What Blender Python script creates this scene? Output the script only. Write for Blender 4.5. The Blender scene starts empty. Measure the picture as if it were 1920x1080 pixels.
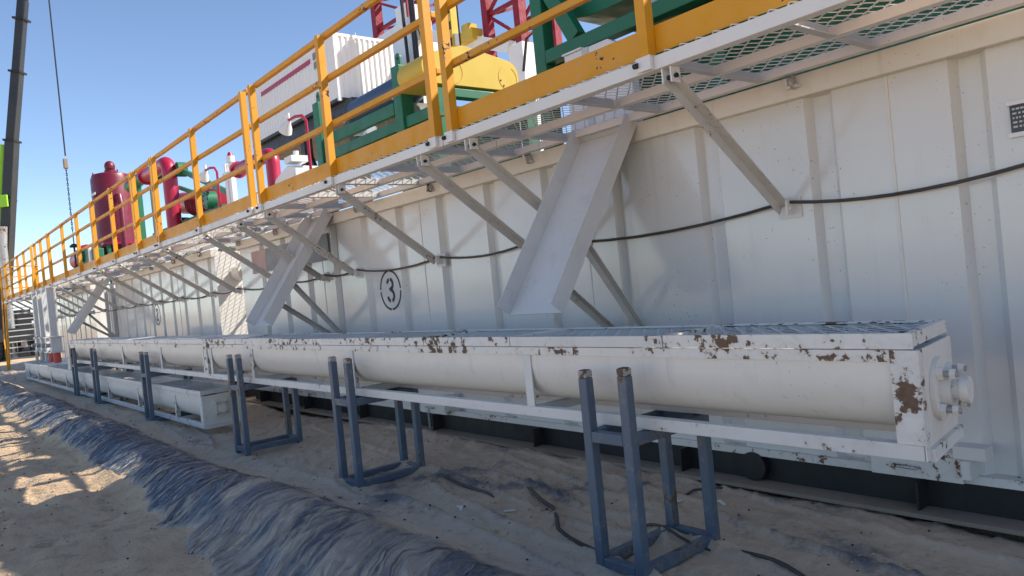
import bpy, math, random
import numpy as np
from mathutils import Vector, Matrix
random.seed(7)
# ------------------------------------------------------------------ camera, sky, sun, exposure
scn = bpy.context.scene
COL = scn.collection
cam_d = bpy.data.cameras.new("camera")
cam = bpy.data.objects.new("camera", cam_d)
COL.objects.link(cam)
YAW, PITCH, ROLL = -0.882756, -0.009084, -0.098438
cy, sy, cp, sp = math.cos(YAW), math.sin(YAW), math.cos(PITCH), math.sin(PITCH)
fw = Vector((sy*cp, cy*cp, sp)); rt = Vector((cy, -sy, 0)); up = rt.cross(fw)
c, s = math.cos(ROLL), math.sin(ROLL)
r2 = c*rt + s*up; u2 = -s*rt + c*up
cam.matrix_world = Matrix(((r2.x, u2.x, -fw.x, 0), (r2.y, u2.y, -fw.y, 0), (r2.z, u2.z, -fw.z, 1.4), (0, 0, 0, 1)))
cam_d.sensor_width = 36; cam_d.lens = 36*1405/1920
cam_d.clip_start = 0.05; cam_d.clip_end = 8000
scn.camera = cam

SUN = Vector((0.62, 0.95, 1.0)).normalized()
elev = math.asin(SUN.z)
wd = bpy.data.worlds.new("World"); scn.world = wd; wd.use_nodes = True
nt = wd.node_tree; nt.nodes.clear()
sky = nt.nodes.new("ShaderNodeTexSky"); sky.sky_type = 'NISHITA'; sky.sun_disc = False
sky.sun_elevation = elev; sky.sun_rotation = math.atan2(SUN.x, SUN.y)
sky.air_density = 0.8; sky.dust_density = 0.1; sky.ozone_density = 1.0; sky.altitude = 1200
bg = nt.nodes.new("ShaderNodeBackground"); bg.inputs[1].default_value = 0.125
wo = nt.nodes.new("ShaderNodeOutputWorld")
nt.links.new(sky.outputs[0], bg.inputs[0]); nt.links.new(bg.outputs[0], wo.inputs[0])
sl = bpy.data.lights.new("sun", 'SUN'); sl.energy = 4.3; sl.angle = math.radians(0.55); sl.color = (1.0, 0.91, 0.79)
sun = bpy.data.objects.new("sun", sl); COL.objects.link(sun)
sun.rotation_euler = SUN.to_track_quat('Z', 'Y').to_euler(); sun.location = SUN*60
scn.view_settings.view_transform = 'Standard'; scn.view_settings.look = 'None'
scn.view_settings.gamma = 1; scn.view_settings.use_curve_mapping = False
scn.view_settings.exposure = 0.84
scn.cycles.max_bounces = 8; scn.cycles.diffuse_bounces = 4

# ------------------------------------------------------------------ materials
MATS = {}
def nodes_of(name):
    m = bpy.data.materials.new(name); m.use_nodes = True
    n = m.node_tree.nodes; l = m.node_tree.links
    b = n["Principled BSDF"]
    g = n.new("ShaderNodeNewGeometry")
    return m, n, l, b, g.outputs["Position"]
def noise(n, l, vec, scale, detail=4, rough=.55, mapscale=None):
    if mapscale:
        mp = n.new("ShaderNodeMapping"); mp.inputs["Scale"].default_value = mapscale
        l.new(vec, mp.inputs["Vector"]); vec = mp.outputs[0]
    t = n.new("ShaderNodeTexNoise"); t.inputs["Scale"].default_value = scale
    t.inputs["Detail"].default_value = detail; t.inputs["Roughness"].default_value = rough
    l.new(vec, t.inputs["Vector"]); return t.outputs["Fac"]
def ramp(n, l, fac, a, b, va=0.0, vb=1.0):
    r = n.new("ShaderNodeMapRange"); r.interpolation_type = 'SMOOTHSTEP'
    r.inputs["From Min"].default_value = a; r.inputs["From Max"].default_value = b
    r.inputs["To Min"].default_value = va; r.inputs["To Max"].default_value = vb
    l.new(fac, r.inputs["Value"]); return r.outputs["Result"]
def mixc(n, l, fac, a, b):
    m = n.new("ShaderNodeMix"); m.data_type = 'RGBA'
    for i, v in ((0, fac), (6, a), (7, b)):
        if isinstance(v, (int, float)): m.inputs[i].default_value = v
        elif isinstance(v, tuple): m.inputs[i].default_value = v + (1,) if len(v) == 3 else v
        else: l.new(v, m.inputs[i])
    return m.outputs[2]
def math_(n, l, op, a, b=0.0):
    m = n.new("ShaderNodeMath"); m.operation = op
    for i, v in ((0, a), (1, b)):
        if isinstance(v, (int, float)): m.inputs[i].default_value = v
        else: l.new(v, m.inputs[i])
    return m.outputs[0]
def bump(n, l, b, h, strength, dist):
    bp = n.new("ShaderNodeBump"); bp.inputs["Strength"].default_value = strength; bp.inputs["Distance"].default_value = dist
    l.new(h, bp.inputs["Height"]); l.new(bp.outputs[0], b.inputs["Normal"])
def paint(name, col, rough=.45, rust=0.0, dirt=.25, dirtcol=(.25, .2, .15), chip=16, streak=.0, wave=0.0, speck=0.0, rustcol=(.23, .145, .095), coat=0.0):
    m, n, l, b, P = nodes_of(name)
    lo = noise(n, l, P, 1.1, 5); mid = noise(n, l, P, 6, 5)
    colr = mixc(n, l, ramp(n, l, lo, .3, .75, 0, dirt*.55), col, dirtcol)
    colr = mixc(n, l, ramp(n, l, mid, .52, .85, 0, dirt*.8), colr, dirtcol)
    if streak:
        st = noise(n, l, P, 1.0, 4, .6, (16, 16, .55))
        colr = mixc(n, l, ramp(n, l, st, .56, .82, 0, streak), colr, dirtcol)
    if speck:
        sk = noise(n, l, P, 55, 2); sk2 = noise(n, l, P, 2.2, 3)
        f = math_(n, l, 'MULTIPLY', ramp(n, l, sk, .68, .72), ramp(n, l, sk2, .5, .62, 0, speck))
        colr = mixc(n, l, f, colr, (.05, .045, .04))
    rgh = ramp(n, l, mid, .3, .8, rough*.85, min(1, rough*1.35))
    if rust:
        big = noise(n, l, P, 2.3, 3); ch = noise(n, l, P, chip, 7, .62)
        ssum = math_(n, l, 'ADD', math_(n, l, 'MULTIPLY', big, .55), math_(n, l, 'MULTIPLY', ch, .6))
        f = ramp(n, l, ssum, .70-.13*rust, .722-.13*rust)
        rv = mixc(n, l, noise(n, l, P, 60, 4), rustcol, tuple(x*.35 for x in rustcol))
        colr = mixc(n, l, ramp(n, l, ssum, .62-.13*rust, .71-.13*rust, 0, .22), colr, (.46, .34, .24))
        colr = mixc(n, l, f, colr, rv)
        rg = n.new("ShaderNodeMix"); l.new(f, rg.inputs[0]); l.new(rgh, rg.inputs[2]); rg.inputs[3].default_value = .9
        rgh = rg.outputs[0]
    l.new(colr, b.inputs["Base Color"]); l.new(rgh, b.inputs["Roughness"])
    if coat: b.inputs["Coat Weight"].default_value = coat; b.inputs["Coat Roughness"].default_value = .12
    if wave:
        bump(n, l, b, noise(n, l, P, 1.6, 2, .4, (1, 1, .8)), wave, .06)
    else:
        bump(n, l, b, noise(n, l, P, 30, 3), .08, .004)
    MATS[name] = m; return m
paint("wall_white", (.70, .69, .66), .13, 0, .10, (.36, .31, .25), streak=.14, wave=.10, speck=.6)
paint("rim_white", (.76, .72, .64), .42, .0, .25, (.33, .26, .18), streak=.3, speck=.3)
paint("trough_white", (.80, .76, .69), .38, 0, .28, (.40, .35, .28), streak=.32, speck=.35)
paint("chipped_white", (.76, .74, .70), .42, .45, .22, (.4, .33, .25), chip=21)
paint("rusty_white", (.76, .74, .70), .45, .82, .25, (.4, .33, .25), chip=9)
paint("deck_grey", (.10, .10, .095), .7, 0, .3)
paint("worn_white", (.72, .70, .66), .45, .14, .25, (.36, .3, .24), chip=22)
paint("walk_white", (.80, .77, .72), .45, .0, .25, (.36, .3, .23), speck=.3)
paint("brace_grey", (.60, .58, .54), .5, .08, .4, (.2, .17, .13), chip=34, speck=.5)
paint("chute_white", (.70, .69, .665), .36, .0, .32, (.30, .28, .26), streak=.25, speck=.5)
paint("galv", (.56, .57, .57), .42, .0, .4, (.3, .27, .24))
paint("yellow", (.72, .32, .006), .55, .02, .22, (.34, .15, .008), chip=26, rustcol=(.09, .045, .02))
paint("guard_yellow", (.62, .43, .035), .45, 0, .12, (.5, .36, .08))
paint("green", (.010, .155, .072), .5, 0, .25, (.09, .14, .09), speck=.2)
paint("lime", (.32, .72, .02), .4, 0, .1)
paint("red", (.40, .010, .045), .36, 0, .15, (.25, .03, .05))
paint("vessel_red", (.15, .005, .024), .4, 0, .2, (.15, .03, .05))
paint("mud", (.05, .045, .04), .8, 0, .4, (.1, .085, .07))
paint("rig_red", (.24, .004, .022), .62, 0, .15, (.2, .02, .03))
paint("spout_red", (.55, .06, .05), .5, .2, .3)
paint("steel_blue", (.085, .125, .175), .5, .16, .55, (.16, .15, .15), chip=20, speck=.4)
paint("burnt", (.42, .38, .34), .5, .7, .4, (.1, .08, .06), chip=30)
paint("black_skid", (.012, .013, .014), .6, 0, .5, (.07, .06, .048), streak=.25)
paint("dusty", (.30, .25, .19), .85, 0, .4, (.12, .1, .08))
paint("black", (.012, .012, .013), .5, 0, .2, (.05, .045, .04))
paint("stencil", (.02, .022, .024), .6, 0, .35, (.2, .2, .2))
paint("cable_black", (.03, .028, .026), .6, 0, .7, (.2, .16, .12))
paint("boom", (.022, .022, .024), .38, 0, .3, (.09, .08, .07))
paint("motor_blue", (.05, .085, .15), .35, 0, .2, (.1, .12, .14))
paint("white", (.80, .80, .79), .4, 0, .14, (.45, .42, .38))
paint("container_white", (.80, .80, .79), .45, 0, .12, (.5, .48, .45))
paint("sign_grey", (.20, .205, .22), .5, 0, .3, (.3, .3, .3))
paint("sign_pink", (.42, .25, .25), .5, 0, .3, (.4, .36, .36))
paint("plate_dark", (.03, .032, .04), .35, 0, .2)
paint("drum_blue", (.02, .06, .17), .4, 0, .3)
paint("metal", (.45, .45, .45), .35, .2, .3)
MATS["metal"].node_tree.nodes["Principled BSDF"].inputs["Metallic"].default_value = .7
paint("rubber", (.02, .02, .02), .8, 0, .5, (.15, .12, .09))

def sand_nodes(n, l, P):
    a = noise(n, l, P, .9, 5); d = noise(n, l, P, 5.5, 7, .68); e = noise(n, l, P, 48, 5, .72); tr = noise(n, l, P, 1.0, 5, .65, (2.2, 9, 3))
    colr = mixc(n, l, ramp(n, l, a, .3, .7), (.72, .53, .34), (.60, .44, .285))
    colr = mixc(n, l, ramp(n, l, tr, .50, .72, 0, .55), colr, (.40, .295, .195))
    colr = mixc(n, l, ramp(n, l, d, .53, .70, 0, .7), colr, (.34, .25, .17))  # damp, dirty sand patches that also paint in shading of the relief
    colr = mixc(n, l, ramp(n, l, e, .60, .72, 0, .7), colr, (.18, .135, .095))
    h = math_(n, l, 'ADD', math_(n, l, 'ADD', math_(n, l, 'MULTIPLY', d, -.9), math_(n, l, 'MULTIPLY', tr, -.5)), math_(n, l, 'MULTIPLY', e, -.4))
    return colr, h
m, n, l, b, P = nodes_of("sand")
colr, h = sand_nodes(n, l, P)
l.new(colr, b.inputs["Base Color"]); b.inputs["Roughness"].default_value = .95
b.inputs["Specular IOR Level"].default_value = .15
bump(n, l, b, h, .9, .05); MATS["sand"] = m
m, n, l, b, P = nodes_of("plastic")
colr, h = sand_nodes(n, l, P)
sep = n.new("ShaderNodeSeparateXYZ"); l.new(P, sep.inputs[0]); PX, PY = sep.outputs[0], sep.outputs[1]
wob = math_(n, l, 'MULTIPLY', math_(n, l, 'SUBTRACT', noise(n, l, P, 2.2, 2), .5), .35)
U = math_(n, l, 'ADD', math_(n, l, 'ADD', PX, math_(n, l, 'MULTIPLY', PY, .5)), wob)
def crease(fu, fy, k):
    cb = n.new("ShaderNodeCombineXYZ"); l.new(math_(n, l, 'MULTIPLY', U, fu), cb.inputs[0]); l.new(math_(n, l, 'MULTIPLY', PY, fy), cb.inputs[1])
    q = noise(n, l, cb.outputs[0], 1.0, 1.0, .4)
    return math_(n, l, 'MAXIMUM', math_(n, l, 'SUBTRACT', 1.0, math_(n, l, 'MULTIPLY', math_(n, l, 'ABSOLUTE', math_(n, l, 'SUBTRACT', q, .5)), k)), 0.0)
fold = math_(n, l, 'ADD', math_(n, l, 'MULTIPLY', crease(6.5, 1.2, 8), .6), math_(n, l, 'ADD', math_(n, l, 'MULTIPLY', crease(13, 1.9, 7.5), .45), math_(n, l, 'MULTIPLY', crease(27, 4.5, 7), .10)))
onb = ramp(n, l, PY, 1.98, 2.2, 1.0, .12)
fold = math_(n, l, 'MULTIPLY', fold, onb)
at = n.new("ShaderNodeAttribute"); at.attribute_name = "dust_and_fold_shade"
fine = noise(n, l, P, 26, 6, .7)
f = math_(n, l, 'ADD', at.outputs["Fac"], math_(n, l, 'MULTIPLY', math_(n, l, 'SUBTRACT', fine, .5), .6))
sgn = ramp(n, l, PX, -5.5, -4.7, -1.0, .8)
f = math_(n, l, 'ADD', f, math_(n, l, 'MULTIPLY', math_(n, l, 'MULTIPLY', math_(n, l, 'SUBTRACT', fold, .30), .75), sgn))  # fold highlights and shadow lines painted into the dust mask
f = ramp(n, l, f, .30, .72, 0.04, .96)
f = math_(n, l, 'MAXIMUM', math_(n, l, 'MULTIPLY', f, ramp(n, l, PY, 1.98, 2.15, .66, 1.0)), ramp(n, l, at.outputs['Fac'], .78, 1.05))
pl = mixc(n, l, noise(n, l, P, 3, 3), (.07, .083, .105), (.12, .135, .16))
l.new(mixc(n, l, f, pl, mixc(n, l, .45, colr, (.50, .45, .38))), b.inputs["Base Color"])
rg = n.new("ShaderNodeMix"); l.new(f, rg.inputs[0]); rg.inputs[2].default_value = .34; rg.inputs[3].default_value = .93
l.new(rg.outputs[0], b.inputs["Roughness"]); b.inputs["Specular IOR Level"].default_value = .45
bump(n, l, b, math_(n, l, 'ADD', math_(n, l, 'MULTIPLY', h, .35), math_(n, l, 'MULTIPLY', math_(n, l, 'MULTIPLY', fold, 1.3), sgn)), 1.0, .04)
MATS["plastic"] = m
m, n, l, b, P = nodes_of("lamp_glass")
b.inputs["Base Color"].default_value = (.75, .7, .62, 1); b.inputs["Roughness"].default_value = .12; MATS["lamp_glass"] = m

# ------------------------------------------------------------------ mesh helpers
class MB:
    def skew(self, k, xmin=-1e9):
        self.v = [(x-k*y, y, z) if x > xmin else (x, y, z) for x, y, z in self.v]; return self
    def __init__(self): self.v = []; self.f = []
    def add(self, vs, fs):
        o = len(self.v); self.v += [tuple(x) for x in vs]; self.f += [tuple(i+o for i in q) for q in fs]; return self
    def box(self, x0, x1, y0, y1, z0, z1):
        vs = [(x, y, z) for z in (z0, z1) for y in (y0, y1) for x in (x0, x1)]
        return self.add(vs, [(0, 2, 3, 1), (4, 5, 7, 6), (0, 1, 5, 4), (2, 6, 7, 3), (0, 4, 6, 2), (1, 3, 7, 5)])
    def bar(self, p, q, w, h, upv=(0, 0, 1)):
        p, q = Vector(p), Vector(q); d = (q-p).normalized(); u = Vector(upv)
        sd = d.cross(u)
        if sd.length < 1e-4: sd = d.cross(Vector((0, 1, 0)))
        sd.normalize(); u = sd.cross(d).normalized()
        vs = [e + sd*(a*w/2) + u*(b_*h/2) for e in (p, q) for b_ in (-1, 1) for a in (-1, 1)]
        return self.add(vs, [(0, 1, 3, 2), (4, 6, 7, 5), (0, 4, 5, 1), (2, 3, 7, 6), (0, 2, 6, 4), (1, 5, 7, 3)])
    def angle(self, p, q, a, t, u1, u2):
        p, q, u1, u2 = Vector(p), Vector(q), Vector(u1).normalized(), Vector(u2).normalized()
        prof = [u1*0, u1*a, u1*a+u2*t, u1*t+u2*t, u1*t+u2*a, u2*a]
        vs = [e+o for e in (p, q) for o in prof]
        fs = [(i, (i+1) % 6, 6+(i+1) % 6, 6+i) for i in range(6)] + [(3, 2, 1, 0), (5, 4, 3, 0), (6, 7, 8, 9), (6, 9, 10, 11)]
        return self.add(vs, fs)
    def cyl(self, p, q, r, n=16, rb=None, caps=True):
        return self.tube([p, q], r, n, rads=[r, r if rb is None else rb], caps=caps)
    def tube(self, pts, r, n=10, rads=None, caps=True):
        pts = [Vector(p) for p in pts]; o = len(self.v); k = len(pts); prev = None
        for i, p in enumerate(pts):
            t = (pts[min(i+1, k-1)]-pts[max(i-1, 0)]).normalized()
            if prev is None:
                a = t.cross(Vector((0, 0, 1)))
                if a.length < 1e-3: a = t.cross(Vector((0, 1, 0)))
            else: a = prev - t*prev.dot(t)
            a.normalize(); prev = a; b_ = t.cross(a); R = rads[i] if rads else r
            for j in range(n):
                th = 2*math.pi*j/n; self.v.append(tuple(p + a*(R*math.cos(th)) + b_*(R*math.sin(th))))
        for i in range(k-1):
            for j in range(n):
                self.f.append((o+i*n+j, o+i*n+(j+1) % n, o+(i+1)*n+(j+1) % n, o+(i+1)*n+j))
        if caps:
            self.f.append(tuple(o+j for j in reversed(range(n)))); self.f.append(tuple(o+(k-1)*n+j for j in range(n)))
        return self
    def prism(self, poly, ax, a0, a1):
        n = len(poly)
        def pt(u, v, a): return {'x': (a, u, v), 'y': (u, a, v), 'z': (u, v, a)}[ax]
        vs = [pt(u, v, a) for a in (a0, a1) for u, v in poly]
        return self.add(vs, [tuple(range(n))[::-1], tuple(range(n, 2*n))] + [(i, (i+1) % n, n+(i+1) % n, n+i) for i in range(n)])
    def sheet(self, poly, ax, a0, a1):      # open polyline extruded (single skin)
        n = len(poly)
        def pt(u, v, a): return {'x': (a, u, v), 'y': (u, a, v), 'z': (u, v, a)}[ax]
        vs = [pt(u, v, a) for a in (a0, a1) for u, v in poly]
        return self.add(vs, [(i, i+1, n+i+1, n+i) for i in range(n-1)])
    def ball(self, c_, r, n=12, m_=8, sz=1.0):
        pts = [(c_[0], c_[1], c_[2]-r*sz*math.cos(math.pi*i/m_)) for i in range(m_+1)]
        return self.tube(pts, r, n, rads=[max(1e-4, r*math.sin(math.pi*i/m_)) for i in range(m_+1)], caps=False)
    def mesh(self, name, mat, smooth=False):
        me = bpy.data.meshes.new(name); me.from_pydata(self.v, [], self.f)
        import bmesh
        bm = bmesh.new(); bm.from_mesh(me); bmesh.ops.recalc_face_normals(bm, faces=bm.faces); bm.to_mesh(me); bm.free()
        me.materials.append(MATS[mat])
        if smooth:
            me.polygons.foreach_set("use_smooth", [True]*len(me.polygons))
            me.set_sharp_from_angle(angle=math.radians(38))
        return me
    def build(self, name, mat, parent=None, smooth=False, bevel=0.0, label=None, kind=None):
        o = bpy.data.objects.new(name, self.mesh(name, mat, smooth)); COL.objects.link(o)
        if parent is not None: o.parent = parent
        if bevel:
            md = o.modifiers.new("bevel", 'BEVEL'); md.width = bevel; md.segments = 2; md.limit_method = 'ANGLE'; md.angle_limit = math.radians(40)
        if label: o["label"] = label
        if kind: o["kind"] = kind
        return o
def thing(name, label, cat, loc=(0, 0, 0), group=None):
    o = bpy.data.objects.new(name, None); COL.objects.link(o); o.location = loc; o.empty_display_size = .2
    o["label"] = label; o["category"] = cat
    if group: o["group"] = group
    return o
def tag(o, label, cat, group=None):
    o["label"] = label; o["category"] = cat
    if group: o["group"] = group
    return o
def dup(o, parent, loc=None):
    c_ = o.copy(); COL.objects.link(c_); c_.parent = parent
    if loc is not None: c_.location = loc
    for ch in o.children: dup(ch, c_)
    return c_
def arc(c_, r, a0, a1, n):
    return [(c_[0]+r*math.cos(math.radians(a0+(a1-a0)*i/n)), c_[1]+r*math.sin(math.radians(a0+(a1-a0)*i/n))) for i in range(n+1)]
def grating(x0, x1, y0, y1, z, lw, sw, t, h, name, mat, parent, seg_h=0.0):
    """expanded metal: rows of zig-zag strands meeting in diamonds"""
    nx = max(2, int(round((x1-x0)/(lw/2)))); ny = max(1, int(round((y1-y0)/sw)))
    px = (x1-x0)/nx; py = (y1-y0)/ny
    V, F = [], []
    for j in range(ny):
        yc = y0 + (j+.5)*py; sgn = 1 if j % 2 == 0 else -1
        for i in range(nx):
            ya = yc + sgn*(py/2 if i % 2 == 0 else -py/2); yb = yc + sgn*(-py/2 if i % 2 == 0 else py/2)
            xa, xb = x0+i*px, x0+(i+1)*px
            za, zb = (z+seg_h, z-seg_h) if (ya < yb) else (z-seg_h, z+seg_h)
            o = len(V)
            for (xx, yy, zz) in ((xa, ya, za), (xb, yb, zb)):
                V += [(xx, yy-t, zz-h/2), (xx, yy+t, zz-h/2), (xx, yy+t, zz+h/2), (xx, yy-t, zz+h/2)]
            F += [(o, o+1, o+5, o+4), (o+1, o+2, o+6, o+5), (o+2, o+3, o+7, o+6), (o+3, o, o+4, o+7)]
    mb = MB(); mb.v = V; mb.f = F
    return mb.build(name, mat, parent, kind="stuff")

# ------------------------------------------------------------------ terrain
def vhash(ix, iy, seed):
    h = (ix.astype(np.int64)*374761393 + iy.astype(np.int64)*668265263 + seed*974634777) & 0x7fffffff
    h = ((h ^ (h >> 13))*1274126177) & 0x7fffffff
    return ((h ^ (h >> 16)) & 0xffff)/32767.5 - 1
def vn(x, y, seed=0):
    x0, y0 = np.floor(x), np.floor(y); fx, fy = x-x0, y-y0
    fx = fx*fx*fx*(fx*(fx*6-15)+10); fy = fy*fy*fy*(fy*(fy*6-15)+10)
    a, b_ = vhash(x0, y0, seed), vhash(x0+1, y0, seed); c_, d = vhash(x0, y0+1, seed), vhash(x0+1, y0+1, seed)
    return (a*(1-fx)+b_*fx)*(1-fy)+(c_*(1-fx)+d*fx)*fy
def fbm(x, y, o=4, seed=0):
    return sum(vn(x*2**i+i*17.3, y*2**i-i*9.1, seed+i)*.5**i for i in range(o))
def sst(a, b_, x):
    t = np.clip((x-a)/(b_-a), 0, 1); return t*t*(3-2*t)
def hground(x, y):
    near = np.exp(-((x+8)/40)**2-((y-1)/25)**2)
    yc = 1.74 + .07*vn(x*.35, x*0+3.3, 5)
    prof = np.exp(-np.abs((y-yc)/.34)**2.6)
    h = (.18+.03*vn(x*.6, x*0+1.1, 6))*prof*sst(-60, -34, x)*(1-sst(6, 14, x))
    h = h + near*(.05*fbm(x*.5, y*.5, 3, 11)+.016*fbm(x*2.1, y*2.1, 3, 12)*sst(2.2, 1.3, y) + .030*fbm(x*5.0, y*6.5, 4, 14)*sst(1.7, 1.2, y)*(.6+.4*vn(x*.8, y*.8, 16)))
    h = h + np.where(y < .6, near*.02*fbm(x*1.2, y*1.2, 3, 15), 0)*sst(.6, .2, y)
    return h - sst(1.9, 2.3, y)*.012
def graded(a0, a1, c_, d0, g, far):
    pts = [c_]; x = c_
    while x > a0:
        x -= max(d0, abs(x-c_)*g); pts.append(x)
    x = c_
    while x < a1:
        x += max(d0, abs(x-c_)*g); pts.append(x)
    pts = sorted(pts)
    lo = [pts[0]-f_ for f_ in far][::-1]; hi = [pts[-1]+f_ for f_ in far]
    return np.array(lo+pts+hi)
def gridmesh(name, X, Y, Zf, mat, attr=None):
    gx, gy = np.meshgrid(X, Y, indexing='ij'); z = Zf(gx, gy)
    V = np.stack([gx, gy, z], -1).reshape(-1, 3); nx, ny = len(X), len(Y)
    I = np.arange(nx*ny).reshape(nx, ny)
    F = np.stack([I[:-1, :-1], I[1:, :-1], I[1:, 1:], I[:-1, 1:]], -1).reshape(-1, 4)
    me = bpy.data.meshes.new(name)
    me.vertices.add(len(V)); me.vertices.foreach_set("co", V.astype(np.float32).ravel())
    me.loops.add(F.size); me.loops.foreach_set("vertex_index", F.astype(np.int32).ravel())
    me.polygons.add(len(F)); me.polygons.foreach_set("loop_start", np.arange(0, F.size, 4, dtype=np.int32))
    me.update(calc_edges=True); me.validate()
    me.polygons.foreach_set("use_smooth", [True]*len(me.polygons))
    if attr is not None:
        a = me.attributes.new("dust_and_fold_shade", 'FLOAT', 'POINT'); a.data.foreach_set("value", attr(gx, gy).astype(np.float32).ravel())
    me.materials.append(MATS[mat])
    o = bpy.data.objects.new(name, me); COL.objects.link(o); return o
FAR = [6, 18, 50, 140, 400, 1200, 3500]
gx_ = graded(-48, 6, -2.5, .028, .0085, FAR); gy_ = graded(-6, 9, 1.0, .032, .03, FAR)
grd = gridmesh("ground", gx_, gy_, lambda x, y: hground(x, y) - .055*sst(1.45, 1.75, y)*(1-sst(3.9, 4.1, y)), "sand")
grd["kind"] = "structure"

def edge_y(x):
    return 1.33 + .07*vn(x*.9, x*0, 21) + .05*vn(x*3.1, x*0+5, 22) + .03*vn(x*9, x*0+7, 23) - .10*sst(-5.2, -4.6, x)
def folds(x, y):
    u = x + .5*(y-1.7) + .15*vn(x*1.2, y*1.5, 31) + .05*vn(x*4, y*3.5, 30)
    def rg(f, fy, sd, k, off=0.0): return np.clip(1-k*np.abs(vn(u*f+off, y*fy, sd)), 0, 1)
    amp = .8+.35*vn(x*.9, y*.8, 29)
    return (.015*rg(9, 1.1, 32, 2.4) + .015*rg(16, 1.5, 33, 2.2, 4) + .009*rg(26, 2.4, 35, 2.0, 9))*amp + .008*vn(u*2.2, y*.8, 34) - .010
def ripples(x, y):
    v_ = y*.8 + .55*x
    s1 = np.clip(1-2*np.abs(vn(v_*7, (x-.6*y)*1.7, 36)), 0, 1); s2 = np.clip(1-2*np.abs(vn((x*.4+y)*13, (x-.3*y)*3.6, 37)), 0, 1); s3 = 1-np.abs(vn((x*.12+y)*4.2, x*.55, 38))
    return (.016*s1 + .012*s2)*(.45+.55*sst(-.2, .4, vn(x*1.1, y*1.4, 45))) + .035*s3**9 - .008
def wrinkle(x, y):
    t = sst(2.0, 2.3, y)
    return folds(x, y)*(1-t) + ripples(x, y)*t + .004*vn(x*34, y*22, 39)
FEET = [(tx_+dx-.035, ty_) for tx_ in (-2.40, -5.09, -7.37, -10.85, -14.2, -16.1) for dx in (-.125, .125) for ty_ in (2.5, 3.03)]
def heap(x, y):
    h = 0*x
    for fx_, fy_ in FEET: h = h + .028*np.exp(-((x-fx_)**2+(y-fy_)**2)/.0075)
    return h
def zsheet(x, y):
    e = edge_y(x); k = sst(e-.02, e+.06, y)
    return hground(x, y) + heap(x, y) + wrinkle(x, y)*sst(e, e+.12, y) + (-.05*(1-k) + .012*k)
def dust_and_fold_shade(x, y):
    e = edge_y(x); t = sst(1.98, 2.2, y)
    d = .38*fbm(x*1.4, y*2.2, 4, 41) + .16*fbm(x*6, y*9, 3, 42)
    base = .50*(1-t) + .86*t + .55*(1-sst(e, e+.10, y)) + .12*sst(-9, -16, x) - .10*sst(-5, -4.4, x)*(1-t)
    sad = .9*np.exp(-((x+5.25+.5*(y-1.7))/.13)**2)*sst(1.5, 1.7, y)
    return base + d*(.5+.25*t) + sad + heap(x, y)*12 + (folds(x, y)*9)*(1-t) - ripples(x, y)*6*t  # sand and dust cover, plus fold shade painted in by ridge height
sx_ = graded(-34, 1.2, -3.2, .0115, .0030, []); sy_ = np.concatenate([np.arange(1.16, 2.2, .0125), np.arange(2.2, 3.86, .019)])
sh = gridmesh("plastic_sheet", sx_, sy_, zsheet, "plastic", dust_and_fold_shade)
tag(sh, "wrinkled black plastic sheet draped over the sand berm and half buried in sand", "plastic sheet")

# ------------------------------------------------------------------ tanks
GP = 0.737
def wall_profile(x0, x1, first):
    pts = [(x0, 0.0)]; k = math.ceil((x0+.12-first)/GP)
    while first + k*GP < x1-.12:
        g = first+k*GP
        pts += [(g-.082, 0), (g-.055, .055), (g+.04, .055), (g+.08, 0)]; k += 1
    pts.append((x1, 0.0)); return pts
def mud_tank(x0, x1, first, label):
    t = thing("mud_tank", label, "mud tank", (0, 0, 0), "white mud tanks in a row")
    W = 3.96
    ns = max(1, int(round((x1-x0)/(GP*3)))); k0 = math.ceil((x0-first)/GP)
    cuts = [x0] + [q for q in [first+GP*(k0+.5+3*i) for i in range(ns+1)] if x0+.7 < q < x1-.7] + [x1]
    for a, b_ in zip(cuts[:-1], cuts[1:]):
        pr = wall_profile(a+.0015, b_-.0015, first)
        MB().prism([(x, W+d) for x, d in pr]+[(x1_, W+.075) for x1_ in (b_-.0015, a+.0015)], 'z', .245, 2.26).build("wall_sheet", "wall_white", t)
        if b_ != x1: MB().box(b_-.006, b_+.006, W-.004, W+.05, .25, 2.25).build("weld_seam", "rim_white", t)
    MB().box(x0, x1, 3.905, 4.035, 2.25, 2.372).build("rim", "rim_white", t, bevel=.006)
    MB().box(x0, x1, 3.93, 4.03, .205, .248).build("sill", "worn_white", t)
    MB().box(x0, x1, 4.03, 6.35, 2.33, 2.372).build("deck_plate", "deck_grey", t)
    MB().box(x1-.06, x1, 4.035, 6.35, .25, 2.328).build("end_wall", "wall_white", t)
    MB().box(x0, x0+.06, 4.035, 6.35, .25, 2.328).build("end_wall", "wall_white", t)
    MB().box(x0, x1-.0, 6.352, 6.42, .25, 2.37).build("rear_wall", "wall_white", t)
    sk = MB().box(x0+.03, x1-.03, 3.97, 4.0, .05, .203).build("skid_web", "black_skid", t)
    MB().box(x0+.03, x1-.03, 3.82, 3.968, .03, .052).build("skid_flange", "dusty", sk)
    MB().box(x0+.1, x1-.1, 4.05, 6.2, -.12, .203).build("skid_base", "black_skid", t)
    x = x0+.5
    while x < x1-.2:
        MB().box(x, x+.012, 3.86, 3.967, .055, .2).build("skid_stiffener", "black_skid", sk); x += 1.47
    return t
T3 = mud_tank(-11.0, 2.4, -1.31, "long white ribbed mud tank numbered 3 nearest the camera")
T2 = mud_tank(-19.2, -12.14, -13.16+.0, "white ribbed mud tank numbered 2 beyond the nearest tank")
T1 = mud_tank(-27.6, -21.75, -22.5, "far white ribbed mud tank beside the steel stair")
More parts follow.
